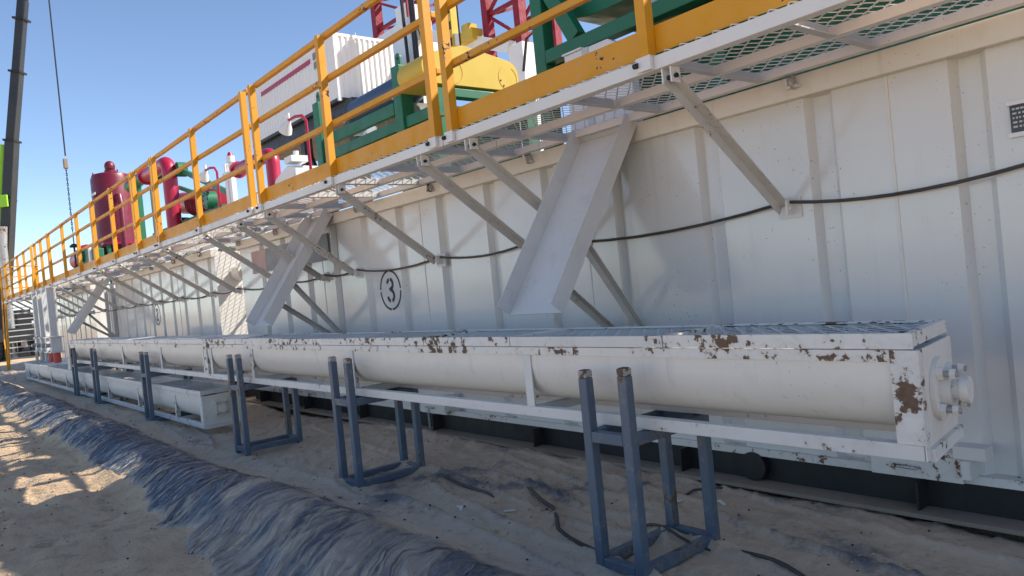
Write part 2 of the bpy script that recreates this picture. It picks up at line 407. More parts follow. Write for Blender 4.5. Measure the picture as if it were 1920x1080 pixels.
# rim lugs with rings
for t, xs in ((T3, (-.6, -2.14, -4.36, -5.76, -7.2, -9.43, -10.8)), (T2, (-12.6, -14.1, -15.6, -17.1, -18.6)), (T1, (-22.4, -24, -25.6))):
    for x in xs:
        lg = MB().box(x-.035, x+.035, 3.86, 3.904, 2.30, 2.315).box(x-.035, x-.02, 3.86, 3.904, 2.316, 2.36).build("lug", "worn_white", t)
        pts = [(x+.012, 3.872+.03*math.cos(a), 2.33+.032*math.sin(a)) for a in [2*math.pi*i/12 for i in range(13)]]
        MB().tube(pts, .009, 6).build("ring", "metal", lg, smooth=True)
# stencilled numbers
def strip(path, w):      # 2D polyline -> polygon strip
    L, R_ = [], []
    for i, p in enumerate(path):
        a, b_ = path[max(0, i-1)], path[min(len(path)-1, i+1)]
        dx, dz = b_[0]-a[0], b_[1]-a[1]; q = math.hypot(dx, dz)
        L.append((p[0]-dz/q*w/2, p[1]+dx/q*w/2)); R_.append((p[0]+dz/q*w/2, p[1]-dx/q*w/2))
    return L+R_[::-1]
def stencil(t, cx, cz, digit):
    Y0, Y1 = 3.9565, 3.9595
    for a0 in (3, 93, 183, 273):
        MB().prism(strip(arc((cx, cz), .2, a0, a0+84, 20), .02), 'y', Y0, Y1).build("ring_arc", "stencil", t)
    def st(path, w=.036): MB().prism(strip(path, w), 'y', Y0, Y1).build("digit_stroke", "stencil", t)
    if digit == 3:
        st(arc((cx-.006, cz+.062), .048, 172, 100, 8)); st(arc((cx+.006, cz+.062), .048, 84, -80, 14) + [(cx-.02, cz+.004)])
        st(arc((cx+.008, cz-.058), .055, 84, -78, 14)); st(arc((cx-.006, cz-.058), .055, -100, -172, 8))
    else:
        st(arc((cx-.006, cz+.06), .05, 176, 98, 8)); st(arc((cx+.006, cz+.06), .05, 82, -28, 10) + [(cx-.012, cz-.03), (cx-.05, cz-.083)])
        st([(cx-.066, cz-.105), (cx+.066, cz-.105)])
stencil(T3, -6.79, 1.432, 3); stencil(T2, -15.83, 1.43, 2)
# faded lettering board near the far end of tank 3, nameplate, drain gates, round cover
sg = MB().box(-10.0, -8.08, 3.942, 3.955, 1.86, 2.17).build("lettering_board", "sign_grey", T3, label="blank grey board fixed to the tank wall")
MB().box(-10.52, -10.003, 3.942, 3.955, 1.86, 2.17).build("emblem_panel", "sign_pink", sg)
npl = MB().box(-1.15, -.78, 3.947, 3.957, 1.845, 1.965).build("nameplate", "plate_dark", T3, label="dark nameplate with rows of tiny raised print")
MB().box(-1.16, -.77, 3.94, 3.957, 1.967, 1.985).build("frame_strip", "white", npl); MB().box(-1.16, -.77, 3.94, 3.957, 1.823, 1.843).build("frame_strip", "white", npl)
tx = MB()
for r_ in range(5):
    x = -1.14
    while x < -.8:
        w = random.uniform(.006, .018); tx.box(x, x+w, 3.9455, 3.9475, 1.945-r_*.02, 1.953-r_*.02); x += w+random.uniform(.004, .009)
tx.build("plate_print", "galv", npl, kind="stuff")
def drain(x0, x1, chain=False):
    g = MB().box(x0, x1, 3.875, 3.893, .215, .335).build("drain_gate", "worn_white", T3, bevel=.003)
    MB().box(x1-.03, x1+.11, 3.86, 3.96, .34, .40).box(x1+.012, x1+.05, 3.83, 3.96, .25, .338).build("gate_bracket", "worn_white", g)
    MB().box(x0-.02, x1-.035, 3.88, 3.955, .337, .36).build("gate_rail", "worn_white", g)
    MB().tube([(x0+.12, 3.875, .275), (x0+.12, 3.85, .275), (x0+.24, 3.85, .27), (x0+.24, 3.875, .27)], .008, 6).build("handle", "metal", g)
    if chain:
        for i in range(9):
            z = .25-.022*i; x = x0+.15; m_ = MB()
            a = Vector((.009, 0, 0)) if i % 2 else Vector((0, .009, 0))
            m_.tube([Vector((x, 3.86, z))+a*math.cos(q)+Vector((0, 0, .016))*math.sin(q) for q in [2*math.pi*k/8 for k in range(9)]], .0035, 4).build("chain_link", "metal", g)
drain(-1.9, -1.46); drain(-6.29, -5.86, True); drain(-9.3, -8.95)
for cxx, rr in ((-2.645, .085),):
    MB().cyl((cxx, 3.968, .14), (cxx, 3.915, .14), rr, 28).build("round_cover", "black", T3, smooth=True)
# pipe joining the tanks at the gap, leftmost recess gate
pp = thing("connecting_pipe", "fat white flanged pipe stub in the gap between tanks 2 and 3", "pipe", (-11.6, 4.3, 1.96))
MB().cyl((-.539, 0, 0), (.599, 0, 0), .115, 28).build("pipe_body", "rim_white", pp, smooth=True)
MB().cyl((-.12, 0, 0), (-.09, 0, 0), .16, 28).cyl((-.085, 0, 0), (-.055, 0, 0), .16, 28).build("flange", "rim_white", pp, smooth=True)
rg_ = thing("gap_gate", "dark grey steel frame closing the gap beside tank 2", "gate", (-20.4, 4.2, 0))
for dx in (-1.1, -.35, .4, 1.1): MB().box(dx-.04, dx+.04, -.04, .04, -.06, 2.3).build("gate_post", "galv", rg_)
for i in range(6): MB().box(-1.06 + .36*i, -1.06+.36*i+.33, .045, .06, .2, 2.2).build("gate_panel", "galv", rg_)

# ------------------------------------------------------------------ walkway with braces
def walkway(x0, x1, joists, braces, label):
    t = thing("walkway", label, "walkway", (0, 0, 0), "hinged side walkways")
    MB().box(x0, x1, 2.955, 2.963, 2.362, 2.428).box(x0, x1, 2.9632, 3.02, 2.362, 2.37).build("edge_beam", "walk_white", t, bevel=.002)
    MB().box(x0, x1, 3.42, 3.428, 2.375, 2.424).box(x0, x1, 3.4282, 3.475, 2.375, 2.382).build("stringer", "walk_white", t)
    MB().box(x0, x1, 3.83, 3.838, 2.375, 2.424).box(x0, x1, 3.8382, 3.885, 2.375, 2.383).build("stringer", "walk_white", t)
    for x in joists:
        MB().box(x-.004, x+.004, 3.025, 3.405, 2.368, 2.423).box(x+.0042, x+.04, 3.025, 3.405, 2.368, 2.374).build("joist", "galv", t)
        MB().box(x-.004, x+.004, 3.49, 3.826, 2.368, 2.423).box(x+.0042, x+.04, 3.49, 3.826, 2.368, 2.374).build("joist", "galv", t)
    cuts = [x0] + [x for x in sorted(joists)[::2] if x0+.5 < x < x1-.5] + [x1]
    for a, b_ in zip(cuts[:-1], cuts[1:]):
        grating(a+.004, b_-.004, 2.952, 3.90, 2.434, .092, .0475, .0042, .004, "grating", "walk_white", t, seg_h=.003)
    for x in braces:
        MB().box(x-.03, x-.022, 2.972, 3.04, 2.285, 2.36).build("hinge_lug", "walk_white", t)
        lug = MB().box(x+.022, x+.03, 2.972, 3.04, 2.285, 2.36).build("hinge_lug", "walk_white", t)
        MB().cyl((x-.045, 3.0, 2.315), (x+.045, 3.0, 2.315), .011, 10).build("pin", "black", lug)
        MB().angle((x-.02, 3.0, 2.335), (x-.02, 3.925, 1.672), .058, .006, (0, -.582, -.813), (1, 0, 0)).build("brace", "brace_grey", t)
        MB().box(x+.03, x+.042, 3.88, 3.958, 1.62, 1.70).box(x-.05, x+.085, 3.95, 3.9592, 1.60, 1.72).cyl((x+.02, 3.905, 1.655), (x+.055, 3.905, 1.655), .013, 10).build("wall_bracket", "worn_white", t)
    return t
def jl(x0, x1, st): return [x0+st*(i+.5) for i in range(int((x1-x0)/st))]
walkway(-4.17, 2.2, [-1.68, -2.31, -3.02, -3.88, -.9, -.1, .7, 1.5], [1.1, -.45, -2.28, -3.93], "walkway section over the large chute, nearest the camera")
walkway(-7.60, -4.18, [-4.47, -5.2, -5.86, -6.6, -7.4], [-4.52, -5.82, -7.43], "walkway section above the circled number 3")
walkway(-11.33, -7.61, [-8.2, -8.9, -9.6, -10.3, -11.0], [-8.25, -9.42, -11.15], "walkway section above the grey lettering board")
wk = walkway(-15.67, -11.34, [-12.3, -13.1, -14.05, -14.8, -15.4], [-12.34, -14.05, -15.5], "walkway section over the gap and right part of tank 2")
grating(-12.13, -11.0, 3.96, 6.2, 2.40, .092, .0475, .0042, .004, "bridge_grating", "walk_white", wk, seg_h=.003)
for yy in (4.6, 5.4): MB().box(-12.14, -11.0, yy, yy+.05, 2.373, 2.39).build("bridge_bar", "galv", wk)
walkway(-21.0, -15.68, jl(-21, -15.7, .85), [-17.0, -18.7, -20.4], "walkway section above the farthest chute")
walkway(-31.5, -21.01, jl(-31.4, -21.1, .95), [-21.9, -23.5, -25.1, -26.8, -28.4, -30.0], "farthest walkway section leading to the steel stair")

# ------------------------------------------------------------------ handrails
def handrail(posts, label, ends=(0.0, 0.0)):
    t = thing("handrail", label, "handrail", (posts[0], 2.94, 2.4), "yellow handrail sections")
    ox, oy, oz = t.location
    a, b_ = min(posts)-ends[0]-.032-ox, max(posts)+ends[1]+.032-ox
    for x in posts:
        x -= ox
        MB().angle((x-.03, .0, -.02), (x-.03, .0, 1.245), .06, .006, (1, 0, 0), (0, 1, 0)).box(x+.024, x+.03, .0062, .06, -.02, 1.24).build("post", "yellow", t)
        sk = MB().box(x-.045, x+.045, -.012, -.002, -.035, .035).box(x+.034, x+.044, -.0018, .012, -.035, .03).build("post_socket", "walk_white", t)
        MB().cyl((x-.055, -.018, 0), (x-.03, -.018, 0), .014, 8).build("socket_bolt", "black", sk)
    MB().box(a, b_, .061, .109, 1.228, 1.276).build("top_rail", "yellow", t, bevel=.008)
    for z in (.865, .475): MB().box(a, b_, .061, .108, z, z+.046).build("mid_rail", "yellow", t, bevel=.007)
    MB().box(a, b_, .062, .067, .052, .19).box(a, b_, .0672, .10, .185, .19).build("toe_board", "yellow", t)
    return t
handrail([-.70, -2.38, -4.07], "nearest yellow handrail section, in front of the large green frame", (0, 3.0))
handrail([-4.27, -5.87, -7.46], "yellow handrail section in front of the yellow belt guard")
handrail([-7.72, -9.47, -11.28], "yellow handrail section in front of the white container")
handrail([-11.38, -12.48], "short yellow handrail section over the gap between tanks")
handrail([-12.60, -14.08, -15.62], "yellow handrail section in front of the red bent pipe")
handrail([-15.72, -17.25, -18.98, -20.9], "yellow handrail section in front of the red vessel")
handrail([-21.02, -22.2, -23.25], "yellow handrail section left of the red vessel, ending at doubled posts")
handrail([-23.9, -25.5, -27.0, -28.9, -30.3, -31.9], "farthest yellow handrail section at the left edge")
handrail_far = thing("handrail", "low yellow return rail at the far end of the walkway", "handrail", (-31.8, 3.1, 2.43), "yellow handrail sections")
for yy in (0, .45, .9): MB().box(-.03, .03, yy-.03, yy+.03, 0, 1.24).build("post", "yellow", handrail_far)
for zz in (.44, .84, 1.2): MB().box(-.02, .02, 0.032, .868, zz, zz+.045).build("mid_rail", "yellow", handrail_far)

# ------------------------------------------------------------------ chutes
def chute(x, label):
    t = thing("chute", label, "chute", (x, 3.9, 2.36), "cuttings chutes under the walkway")
    d = Vector((0, -.83, -1.18)); nrm = Vector((0, -.818, .575)); L = d.length; w = .25
    prof = [(-w-.012, .115), (-w, 0), (w, 0), (w+.012, .115)]
    p0, p1 = Vector((0, 0, 0)), d
    def skin(pr, th):
        vs = []
        for e in (p0, p1):
            for off in (0, th):
                for u, v in pr: vs.append(e + Vector((u, 0, 0)) + nrm*(v-off))
        k = len(pr); fs = []
        for i in range(k-1):
            fs += [(i, i+1, 2*k+i+1, 2*k+i), (k+i, 3*k+i, 3*k+i+1, k+i+1), (i, k+i, k+i+1, i+1), (2*k+i, 2*k+i+1, 3*k+i+1, 3*k+i)]
        fs += [(0, 2*k, 3*k, k), (k-1, 2*k-1, 4*k-1, 3*k-1)]
        return MB().add(vs, fs)
    skin([(-w+.001, .006), (w-.001, .006)], .006).build("floor_plate", "chute_white", t)
    for sg_ in (-1, 1):
        q0 = Vector((sg_*w, 0, 0)); m_ = MB(); pts = []
        for e in (p0, p1):
            for u in (sg_*w, sg_*(w+.006)):
                for v in (-.004, .118): pts.append(e+Vector((u, 0, 0))+nrm*v)
        m_.add(pts, [(0, 1, 3, 2), (4, 6, 7, 5), (0, 4, 5, 1), (2, 3, 7, 6), (0, 2, 6, 4), (1, 5, 7, 3)])
        m_.build("side_flange", "chute_white", t)
    MB().angle((.14, -.50, -.735), (.07, .05, -1.36), .05, .006, (1, 0, 0), (0, -.6, -.8)).build("strut", "brace_grey", t)
    MB().angle((-.10, -.62, -.90), (-.20, .05, -1.36), .05, .006, (1, 0, 0), (0, -.6, -.8)).build("strut", "brace_grey", t)
    MB().box(-w, w, -.03, .02, -.02, .008).build("hanger", "galv", t)
    return t
chute(-3.53, "large pale grey channel chute hanging nearest the camera")
chute(-8.05, "middle pale grey chute between the lettering board and the number 3")
chute(-19.5, "farthest pale chute, at the left end of the upper trough")

# ------------------------------------------------------------------ cable on the wall
bx = [2.2, .3, -1.1, -2.26, -4.5, -5.80, -7.4, -8.22, -9.4, -11.1, -12.3, -14.0, -15.48, -17.0, -18.65, -20.4, -21.9, -23.5, -25.1]
pts = []
for a, b_ in zip(bx[:-1], bx[1:]):
    for i in range(8):
        q = i/8; sag = -.042*(abs(a-b_)**.7)*4*q*(1-q); pts.append((a+(b_-a)*q, 3.918+.012*math.sin(3*a+q*5), 1.692+sag))
tag(MB().tube(pts, .0095, 8).build("cable", "cable_black", None, smooth=True), "black cable sagging between brace feet along the tank walls", "cable")

# ------------------------------------------------------------------ screw conveyors
def conveyor(name, label, xa, xb, zoff, ribs, joints, covers, worn):
    """trough from near end xa down to far end xb; height datum is the frame bottom"""
    t = thing(name, label, "screw conveyor", (xa, 2.6, zoff), "screw conveyor troughs")
    F, B = 0.0, .43; L = xa-xb
    yc = (F+B)/2; rad = .206
    prof = [(yc-rad, .345)] + [(yc+rad*math.cos(a), .278+rad*math.sin(a)) for a in [math.pi+math.pi*i/18 for i in range(19)]] + [(yc+rad, .345)]
    inner = [(yc+(y-yc)*.97, z+.004) for y, z in prof[::-1]]
    cuts = [0] + [-(xa-j) for j in joints] + [-L]
    for a, b_ in zip(cuts[:-1], cuts[1:]):
        MB().prism(prof+inner, 'x', b_+.012, a-(.066 if a == 0 else .012)).build("trough_shell", "trough_white", t, smooth=True)
    fl = "chipped_white" if worn else "worn_white"
    edges = [0] + [-(xa-c_[0]) for c_ in covers]
    MB().box(-L, 0, F, F+.006, .335, .376).box(-L, 0, F+.0062, F+.035, .37, .376).build("top_flange", fl, t)
    MB().box(-L, -.14*B, B-.006, B, .335, .376).build("top_flange", fl, t)
    MB().box(-L, 0, F, F+.05, 0, .055).build("frame_beam", "worn_white", t, bevel=.004)
    MB().box(-L, -.14*B, B-.05, B, 0, .055).build("frame_beam", "worn_white", t, bevel=.004)
    for x in ribs:
        x -= xa
        MB().box(x-.03, x+.03, F+.0005, F+.007, .056, .334).box(x-.03, x-.024, F+.0072, F+.06, .056, .33).build("rib", "worn_white", t)
        MB().box(x-.03, x+.02, F+.051, B-.051, .004, .05).build("cross_member", "worn_white", t)
    for j in joints:
        x = j-xa
        for dx in (-.075, .045):
            MB().box(x+dx, x+dx+.03, F-.002, F+.006, .056, .40).build("joint_flange", "worn_white", t)
        MB().box(x-.044, x+.044, F+.003, F+.012, .056, .40).build("joint_plate", "chute_white", t)
        for z in (.1, .22, .34): MB().cyl((x, F+.003, z), (x, F-.012, z), .014, 8).build("bolt", "metal", t)
    # cover panels
    for k, (c1, typ) in enumerate(covers):
        x1 = edges[k]-.004; x0 = edges[k+1]+.004
        hz = .432 + random.uniform(-.003, .003); xB = x1-.14*B if k == 0 else x1
        cv = MB().box(x0, x1, F-.008, F-.002, .381, hz).box(x0, xB, B+.002, B+.008, .381, hz).box(x0, x0+.03, F-.0018, B+.0018, hz-.035, hz).box(x0+.0302, x1-.0302, F-.0018, F+.022, hz-.006, hz-.001).box(x0+.0302, xB-.0302, B-.022, B+.0018, hz-.006, hz-.001).build("cover_frame", fl if k != 1 else "worn_white", t)
        MB().box(x1-.03, x1, F-.0018, B+.0018, hz-.046, hz+.0005).skew(.14 if k == 0 else 0).build("cover_end_bar", fl, cv)
        if typ == 'x': grating(x0+.03, xB-.03, F+.002, B-.002, hz-.012, .088, .054, .0055, .003, "cover_grating", "chute_white", cv, seg_h=.0015)
        elif typ == 'b':
            m_ = MB(); x = x0+.06
            while x < x1-.05: m_.box(x, x+.022, F+.001, B-.001, hz-.010, hz-.005); x += .11
            m_.build("cover_bars", "chute_white", cv, kind="stuff")
        else: MB().box(x0+.0305, x1-.0305, F+.0225, B-.0225, hz-.005, hz-.002).build("cover_plate", "chute_white", cv)
    MB().box(-L+.02, -.08, F+.012, B-.012, .25, .30).build("mud_fill", "mud", t, kind="stuff")
    MB().cyl((-.08, yc, .25), (-L+.02, yc, .25), .035, 12).build("screw_shaft", "metal", t)
    K = .14
    MB().box(-L-.004, -L+.004, F+.008, B-.0005, .056, .375).build("end_plate", "trough_white", t)
    ep = MB().box(.0005, .008, F+.0305, B+.004, .004, .375).skew(K).build("end_plate", "trough_white", t)
    MB().box(-.085, .004, F-.004, F-.0005, .056, .376).box(.0045, .009, F-.004, F+.03, .004, .376).build("corner_strip", "rusty_white" if worn else "worn_white", t)
    MB().box(.0085, .026, F+.031, B-.002, -.002, .04).skew(K).build("end_sill", fl, t)
    by, bz = yc-.01, .215
    def bc(x0, x1, r_, n_=28, yy=by, zz=bz): return MB().cyl((x0, yy, zz), (x1, yy, zz), r_, n_).skew(K)
    bc(.0085, .026, .112, 36).build("bearing_flange", "trough_white", ep, smooth=True)
    bc(.026, .06, .068).build("bearing_boss", "worn_white", ep, smooth=True)
    bc(.06, .085, .036).build("seal_ring", "rusty_white", ep, smooth=True)
    bc(.085, .112, .046).build("shaft_cap", "trough_white", ep, smooth=True)
    for aa in (45, 135, 225, 315):
        yy, zz = by+.088*math.cos(math.radians(aa)), bz+.088*math.sin(math.radians(aa))
        b1_ = bc(.026, .046, .023, 6, yy, zz).build("bolt", "trough_white", ep)
        bc(.046, .092, .011, 12, yy, zz).build("stud", "metal", b1_); bc(.066, .084, .019, 6, yy, zz).build("nut", "trough_white", b1_)
    return t
up_c = [(-2.15, 'x'), (-3.22, 'x'), (-4.1, 'x'), (-5.17, 'b'), (-6.39, 'b'), (-7.58, 'b'), (-8.6, 'p'), (-9.9, 'p'), (-11.2, 'p'), (-12.5, 'b'), (-13.8, 'p'), (-15.2, 'p'), (-17.1, 'p')]
conveyor("screw_conveyor", "long white rust chipped screw conveyor trough raised on blue grey trestles", -1.09, -17.1, .662,
         [-3.10, -5.14, -7.2, -8.42, -10.44, -12.6, -14.76, -16.6], [-8.62], up_c, True)
lo_c = [(-9.9, 'b'), (-10.9, 'x'), (-11.9, 'p'), (-13, 'b'), (-14.2, 'b'), (-15.6, 'p'), (-17, 'b'), (-18.6, 'b'), (-20.2, 'b'), (-22, 'p'), (-24.3, 'b')]
conveyor("screw_conveyor", "lower white screw conveyor trough lying near the ground under the raised one", -8.9, -24.3, .062,
         [-10.0, -11.9, -13.9, -15.9, -17.9, -19.9, -21.9, -23.6], [-16.6], lo_c, False)
hp = thing("outlet_hopper", "white open sided outlet hopper at the far end of the raised trough", "hopper", (-17.35, 2.6, .5))
MB().prism([(-.18, 0), (.14, 0), (.14, .52), (.02, .55)], 'y', .0, .014).build("side_plate", "worn_white", hp)
MB().prism([(-.18, 0), (.14, 0), (.14, .52), (.02, .55)], 'y', .32, .334).build("side_plate", "worn_white", hp)
MB().box(.126, .14, .015, .319, .0, .5).build("back_plate", "worn_white", hp)
MB().bar((-.17, .167, .02), (.03, .167, .54), .30, .012, (0, 1, 0)).build("lid_plate", "chute_white", hp)

# ------------------------------------------------------------------ trestles
def trestle(x, label, dy=0.0, rot=0.0):
    t = thing("trestle", label, "trestle", (x-.035, 2.50+dy, 0), "blue grey steel trestles")
    t.rotation_euler.z = rot
    w, D, a = .125, .53, .026
    for sx2 in (-1, 1):
        hh = .955 + random.uniform(-.015, .01)
        lg = MB().box(sx2*w-a, sx2*w+a, -a, a, -.03, hh-.035).build("leg", "steel_blue", t, bevel=.006)
        MB().box(sx2*w-a+.0015, sx2*w+a-.0015, -a+.0015, a-.0015, hh-.0345, hh).build("burnt_stub", "burnt", lg, bevel=.004)
        MB().box(sx2*w-a+.008, sx2*w+a-.008, -a+.008, a-.008, hh+.0005, hh+.003).build("open_end", "black", lg)
        MB().box(sx2*w-a, sx2*w+a, D-a, D+a, -.03, .93).build("leg", "steel_blue", t, bevel=.006)
        MB().box(sx2*w-a+.001, sx2*w+a-.001, a+.001, D-a-.001, .008, .056).build("base_bar", "steel_blue", t, bevel=.005)
        MB().box(sx2*w-a+.001, sx2*w+a-.001, a+.001, D-a-.001, .605, .657).build("cross_bar", "steel_blue", t, bevel=.005)
    for y in (0, D):
        MB().box(-w+a+.001, w-a-.001, y-a+.001, y+a-.001, .008, .056).build("base_bar", "steel_blue", t, bevel=.005)
        MB().box(-w+a+.001, w-a-.001, y-a+.001, y+a-.001, .605, .657).build("cross_bar", "steel_blue", t, bevel=.005)
    return t
trestle(-2.40, "nearest blue grey steel trestle, with burnt bare tops, under the trough's right half")
trestle(-5.09, "second trestle from the camera, just left of the small hanging chain")
trestle(-7.37, "third trestle from the camera, standing at the lower trough's near end")
trestle(-10.85, "fourth trestle from the camera, straddling the lower trough's near half")
trestle(-14.2, "fifth trestle from the camera, straddling the lower trough's middle")
trestle(-16.1, "farthest trestle, beside the outlet hopper")

# ------------------------------------------------------------------ far left: downpipes, stair
for i, (x, red, lb) in enumerate([(-21.6, 1, "white square downpipe with red spout, rightmost of the four"), (-22.35, 1, "white square downpipe with red spout, second from the right"),
                                  (-23.2, 0, "white square downpipe, third from the right beside the stair"), (-24.1, 0, "white square downpipe, leftmost of the four")]):
    t = thing("downpipe", lb, "downpipe", (x, 3.0, .72), "white downpipes under the far walkway")
    MB().box(-.085, .085, -.1, .1, .44, 1.64).build("pipe_body", "chute_white", t)
    MB().box(-.12, .12, -.12, .12, .06, .40).build("valve_body", "chute_white", t, bevel=.01)
    MB().box(-.17, .17, -.15, .15, .401, .43).box(-.17, .17, -.15, .15, .03, .059).build("flange", "chute_white", t)
    MB().cyl((0, -.12, .22), (0, -.22, .22), .05, 12).build("handwheel", "metal", t)
    if red: MB().cyl((0, 0, .03), (0, 0, -.222), .085, 18).build("spout", "spout_red", t, smooth=True)
    else: MB().cyl((0, 0, .03), (0, 0, -.74), .06, 14).build("support_leg", "galv", t, smooth=True)
st = thing("stair", "steep grey steel stair with open treads and yellow rail at the left edge", "stair", (-31.6, 3.0, 0))
for y, mt in ((0, "yellow"), (.85, "galv")):
    MB().bar((-.9, y, -.05), (.0, y, 2.42), .06, .12, (1, 0, 0)).build("stringer", mt, st)
for i in range(11):
    z = .2+.2*i; x = -.9+.9*(z+.05)/2.47
    MB().box(x-.11, x+.11, .03, .82, z-.035, z).build("tread", "galv", st)
for y in (-.05, .9): MB().bar((-1.1, y, .9), (-.05, y, 3.4), .04, .04).bar((-.85, y, 0), (-1.0, y, 1.1), .04, .04).build("stair_rail", "yellow", st)

# ------------------------------------------------------------------ deck equipment
DK = 2.374
def flood_lamp(x, y, ztop, label, h0, out=(-.5, -.1)):
    t = thing("flood_lamp", label, "lamp", (x, y, DK), "deck flood lamps on bent red poles")
    H = ztop-DK
    MB().tube([(0, 0, 0), (0, 0, H-.12), (out[0]*.15, out[1]*.15, H-.03), (out[0]*.45, out[1]*.45, H), (out[0]*.75, out[1]*.75, H-.01)], .022, 8).build("pole", "red", t, smooth=True)
    d = Vector((out[0], out[1], -.55)).normalized(); p = Vector((out[0]*.75, out[1]*.75, H-.01))
    MB().tube([p, p+d*.06, p+d*.12, p+d*.2], .1, 16, rads=[.03, .045, .08, .10]).build("lamp_head", "white", t, smooth=True)
    MB().cyl(p+d*.2005, p+d*.21, .09, 16).build("lens", "lamp_glass", t)
    MB().tube([p+Vector((0, 0, .02)), p+Vector((0, 0, .09)), p+d*.1+Vector((0, 0, .14))], .016, 8).build("ballast", "white", t)
    return t
flood_lamp(-9.72, 4.6, 4.02, "white flood lamp on bent red pole before the white container", 0, (-.62, -.05))
flood_lamp(-13.5, 4.6, 3.97, "white flood lamp on bent red pole left of the white column", 0, (-.62, -.05))

# near green frame (shaker skid)
t = thing("shaker_frame", "large dark green steel machine frame at the top right above the rail", "machine", (-4.57, 4.3, DK))
ox, oz = -4.57, DK
MB().box(-.065, .065, 0, .12, 0, 2.9).build("post", "green", t, bevel=.006)
for x in (1.6, 3.3): MB().box(x-.06, x+.06, .14, .24, 0, .76).build("post", "green", t, bevel=.006)
for x in (-.06, 1.65, 3.3): MB().box(x-.06, x+.06, 1.5, 1.6, 0, 2.0).build("rear_post", "green", t)
MB().box(.067, 3.9, 0, .1, .785, .895).build("front_beam", "green", t, bevel=.006)
MB().box(.067, 3.9, .03, .09, .56, .64).build("lower_beam", "green", t, bevel=.005)
MB().box(.067, 3.9, 1.5, 1.6, .785, .895).build("rear_beam", "green", t)
MB().box(-.05, .05, .125, 1.49, .785, .885).build("cross_beam", "green", t); MB().box(-.04, .04, .125, 1.49, .5, .58).build("cross_beam", "green", t)
MB().bar((.40, .05, .90), (-.04, .05, 1.68), .088, .13, (1, 0, 0)).build("diagonal_brace", "green", t, bevel=.004)
MB().prism([(-.05, 1.30), (.17, 1.155), (.36, 1.112), (.46, 1.10), (.78, 1.10), (3.8, 1.10), (3.8, 1.98), (-.05, 1.98)], 'y', .22, 1.45).build("hopper_bin", "green", t, bevel=.008)
for x in (1.0, 2.9): MB().cyl((x, .3, .9), (x, .3, 1.15), .06, 14).build("spring_mount", "metal", t, smooth=True)
MB().box(.3, 3.6, 1.42, 1.48, .3, 1.09).build("rear_panel", "green", t); MB().box(.6, 3.7, .45, 1.3, .02, .78).build("gear_case", "green", t)
# second machine on the same deck, unseen further right, its bulk shading the ground
t = thing("shaker_frame", "dark green machine body out of view, right of the large frame", "machine", (.4, 4.35, DK))
MB().box(-.0, 2.0, 0, 1.5, .12, 1.75).build("body", "green", t); MB().box(-.1, 2.1, -.05, 1.55, 0, .118).build("base", "green", t)
t = thing("tool_box", "white steel box with grey strap at the foot of the green frame", "box", (-4.19, 4.2, DK))
MB().prism([(0, 0), (.66, 0), (.66, .62), (.46, .74), (0, .74)], 'y', 0, .085).build("box_body", "white", t, bevel=.008)
MB().box(.20, .27, -.006, -.001, 0, .74).build("strap", "galv", t)
MB().box(-.01, .2, -.012, .09, .741, .755).build("lid", "white", t)

# decanter centrifuge
t = thing("centrifuge", "green skid centrifuge with yellow belt guard and blue grey drum", "centrifuge", (-7.0, 4.4, DK))
for x, top in ((0, 1.49), (-2.0, 1.58)):
    po = MB().box(x-.08, x+.08, 0, .16, 0, top).build("lifting_post", "green", t, bevel=.01)
    MB().prism([(x-.06, top), (x+.04, top)] + arc((x-.01, top+.1), .05, 0, 180, 8), 'y', .06, .085).build("lifting_eye", "green", po)
    MB().cyl((x-.01, .055, top+.09), (x-.01, .09, top+.09), .018, 10).build("eye_hole", "black", po)
for x in (0, -2.0): MB().box(x-.07, x+.07, 1.25, 1.4, 0, 1.4).build("lifting_post", "green", t)
MB().box(-1.92, -.08, .03, .13, .80, .92).build("lower_rail", "green", t, bevel=.006)
MB().box(.08, .66, .03, .13, .80, .92).build("lower_rail", "green", t, bevel=.006)
MB().box(-1.92, -.25, .1, .16, 1.02, 1.16).build("side_panel", "green", t, bevel=.005)
MB().box(-1.92, -.08, 1.25, 1.4, .8, .92).build("lower_rail", "green", t); MB().box(.58, .70, .135, 1.24, 1.0, 1.09).build("end_beam", "green", t, bevel=.006)
MB().box(.58, .70, .0, .134, .0, 1.08).build("end_leg", "green", t); MB().box(.58, .70, 1.242, 1.4, 0, 1.08).build("end_leg", "green", t)
MB().box(.15, .5, .2, 1.2, .75, .8).box(-1.8, -.2, .25, 1.2, .72, .78).build("floor_pan", "green", t)
MB().box(-1.9, .57, 1.17, 1.235, .1, 1.12).build("rear_panel", "green", t)
MB().bar((.62, .2, .75), (.62, 1.2, 1.02), .05, .05).build("end_brace", "green", t)
dr = MB().tube([(-1.62, .4, 1.36), (-1.56, .4, 1.36), (-.3, .4, 1.38), (-.1, .4, 1.38)], .2, 26, rads=[.12, .185, .185, .12]).build("drum_cover", "motor_blue", t, smooth=True)
for x in (-1.55, -.35): MB().box(x-.04, x+.04, .2, .6, 1.08, 1.2).cyl((x, .2, 1.25), (x, .16, 1.25), .03, 8).build("clamp", "metal", dr)
MB().ball((.1, .7, 1.42), .24, 16, 10, .8).build("feed_cover", "white", t, smooth=True)
g = [(-.08, 1.13), (1.0, 1.13)] + arc((1.02, 1.30), .17, -80, 85, 10) + arc((.45, 1.37), .19, 80, 100, 3) + arc((.06, 1.29), .16, 100, 260, 10)
gd = MB().prism(g, 'x', .2, .68).build("belt_guard", "guard_yellow", t, smooth=True, bevel=.02)
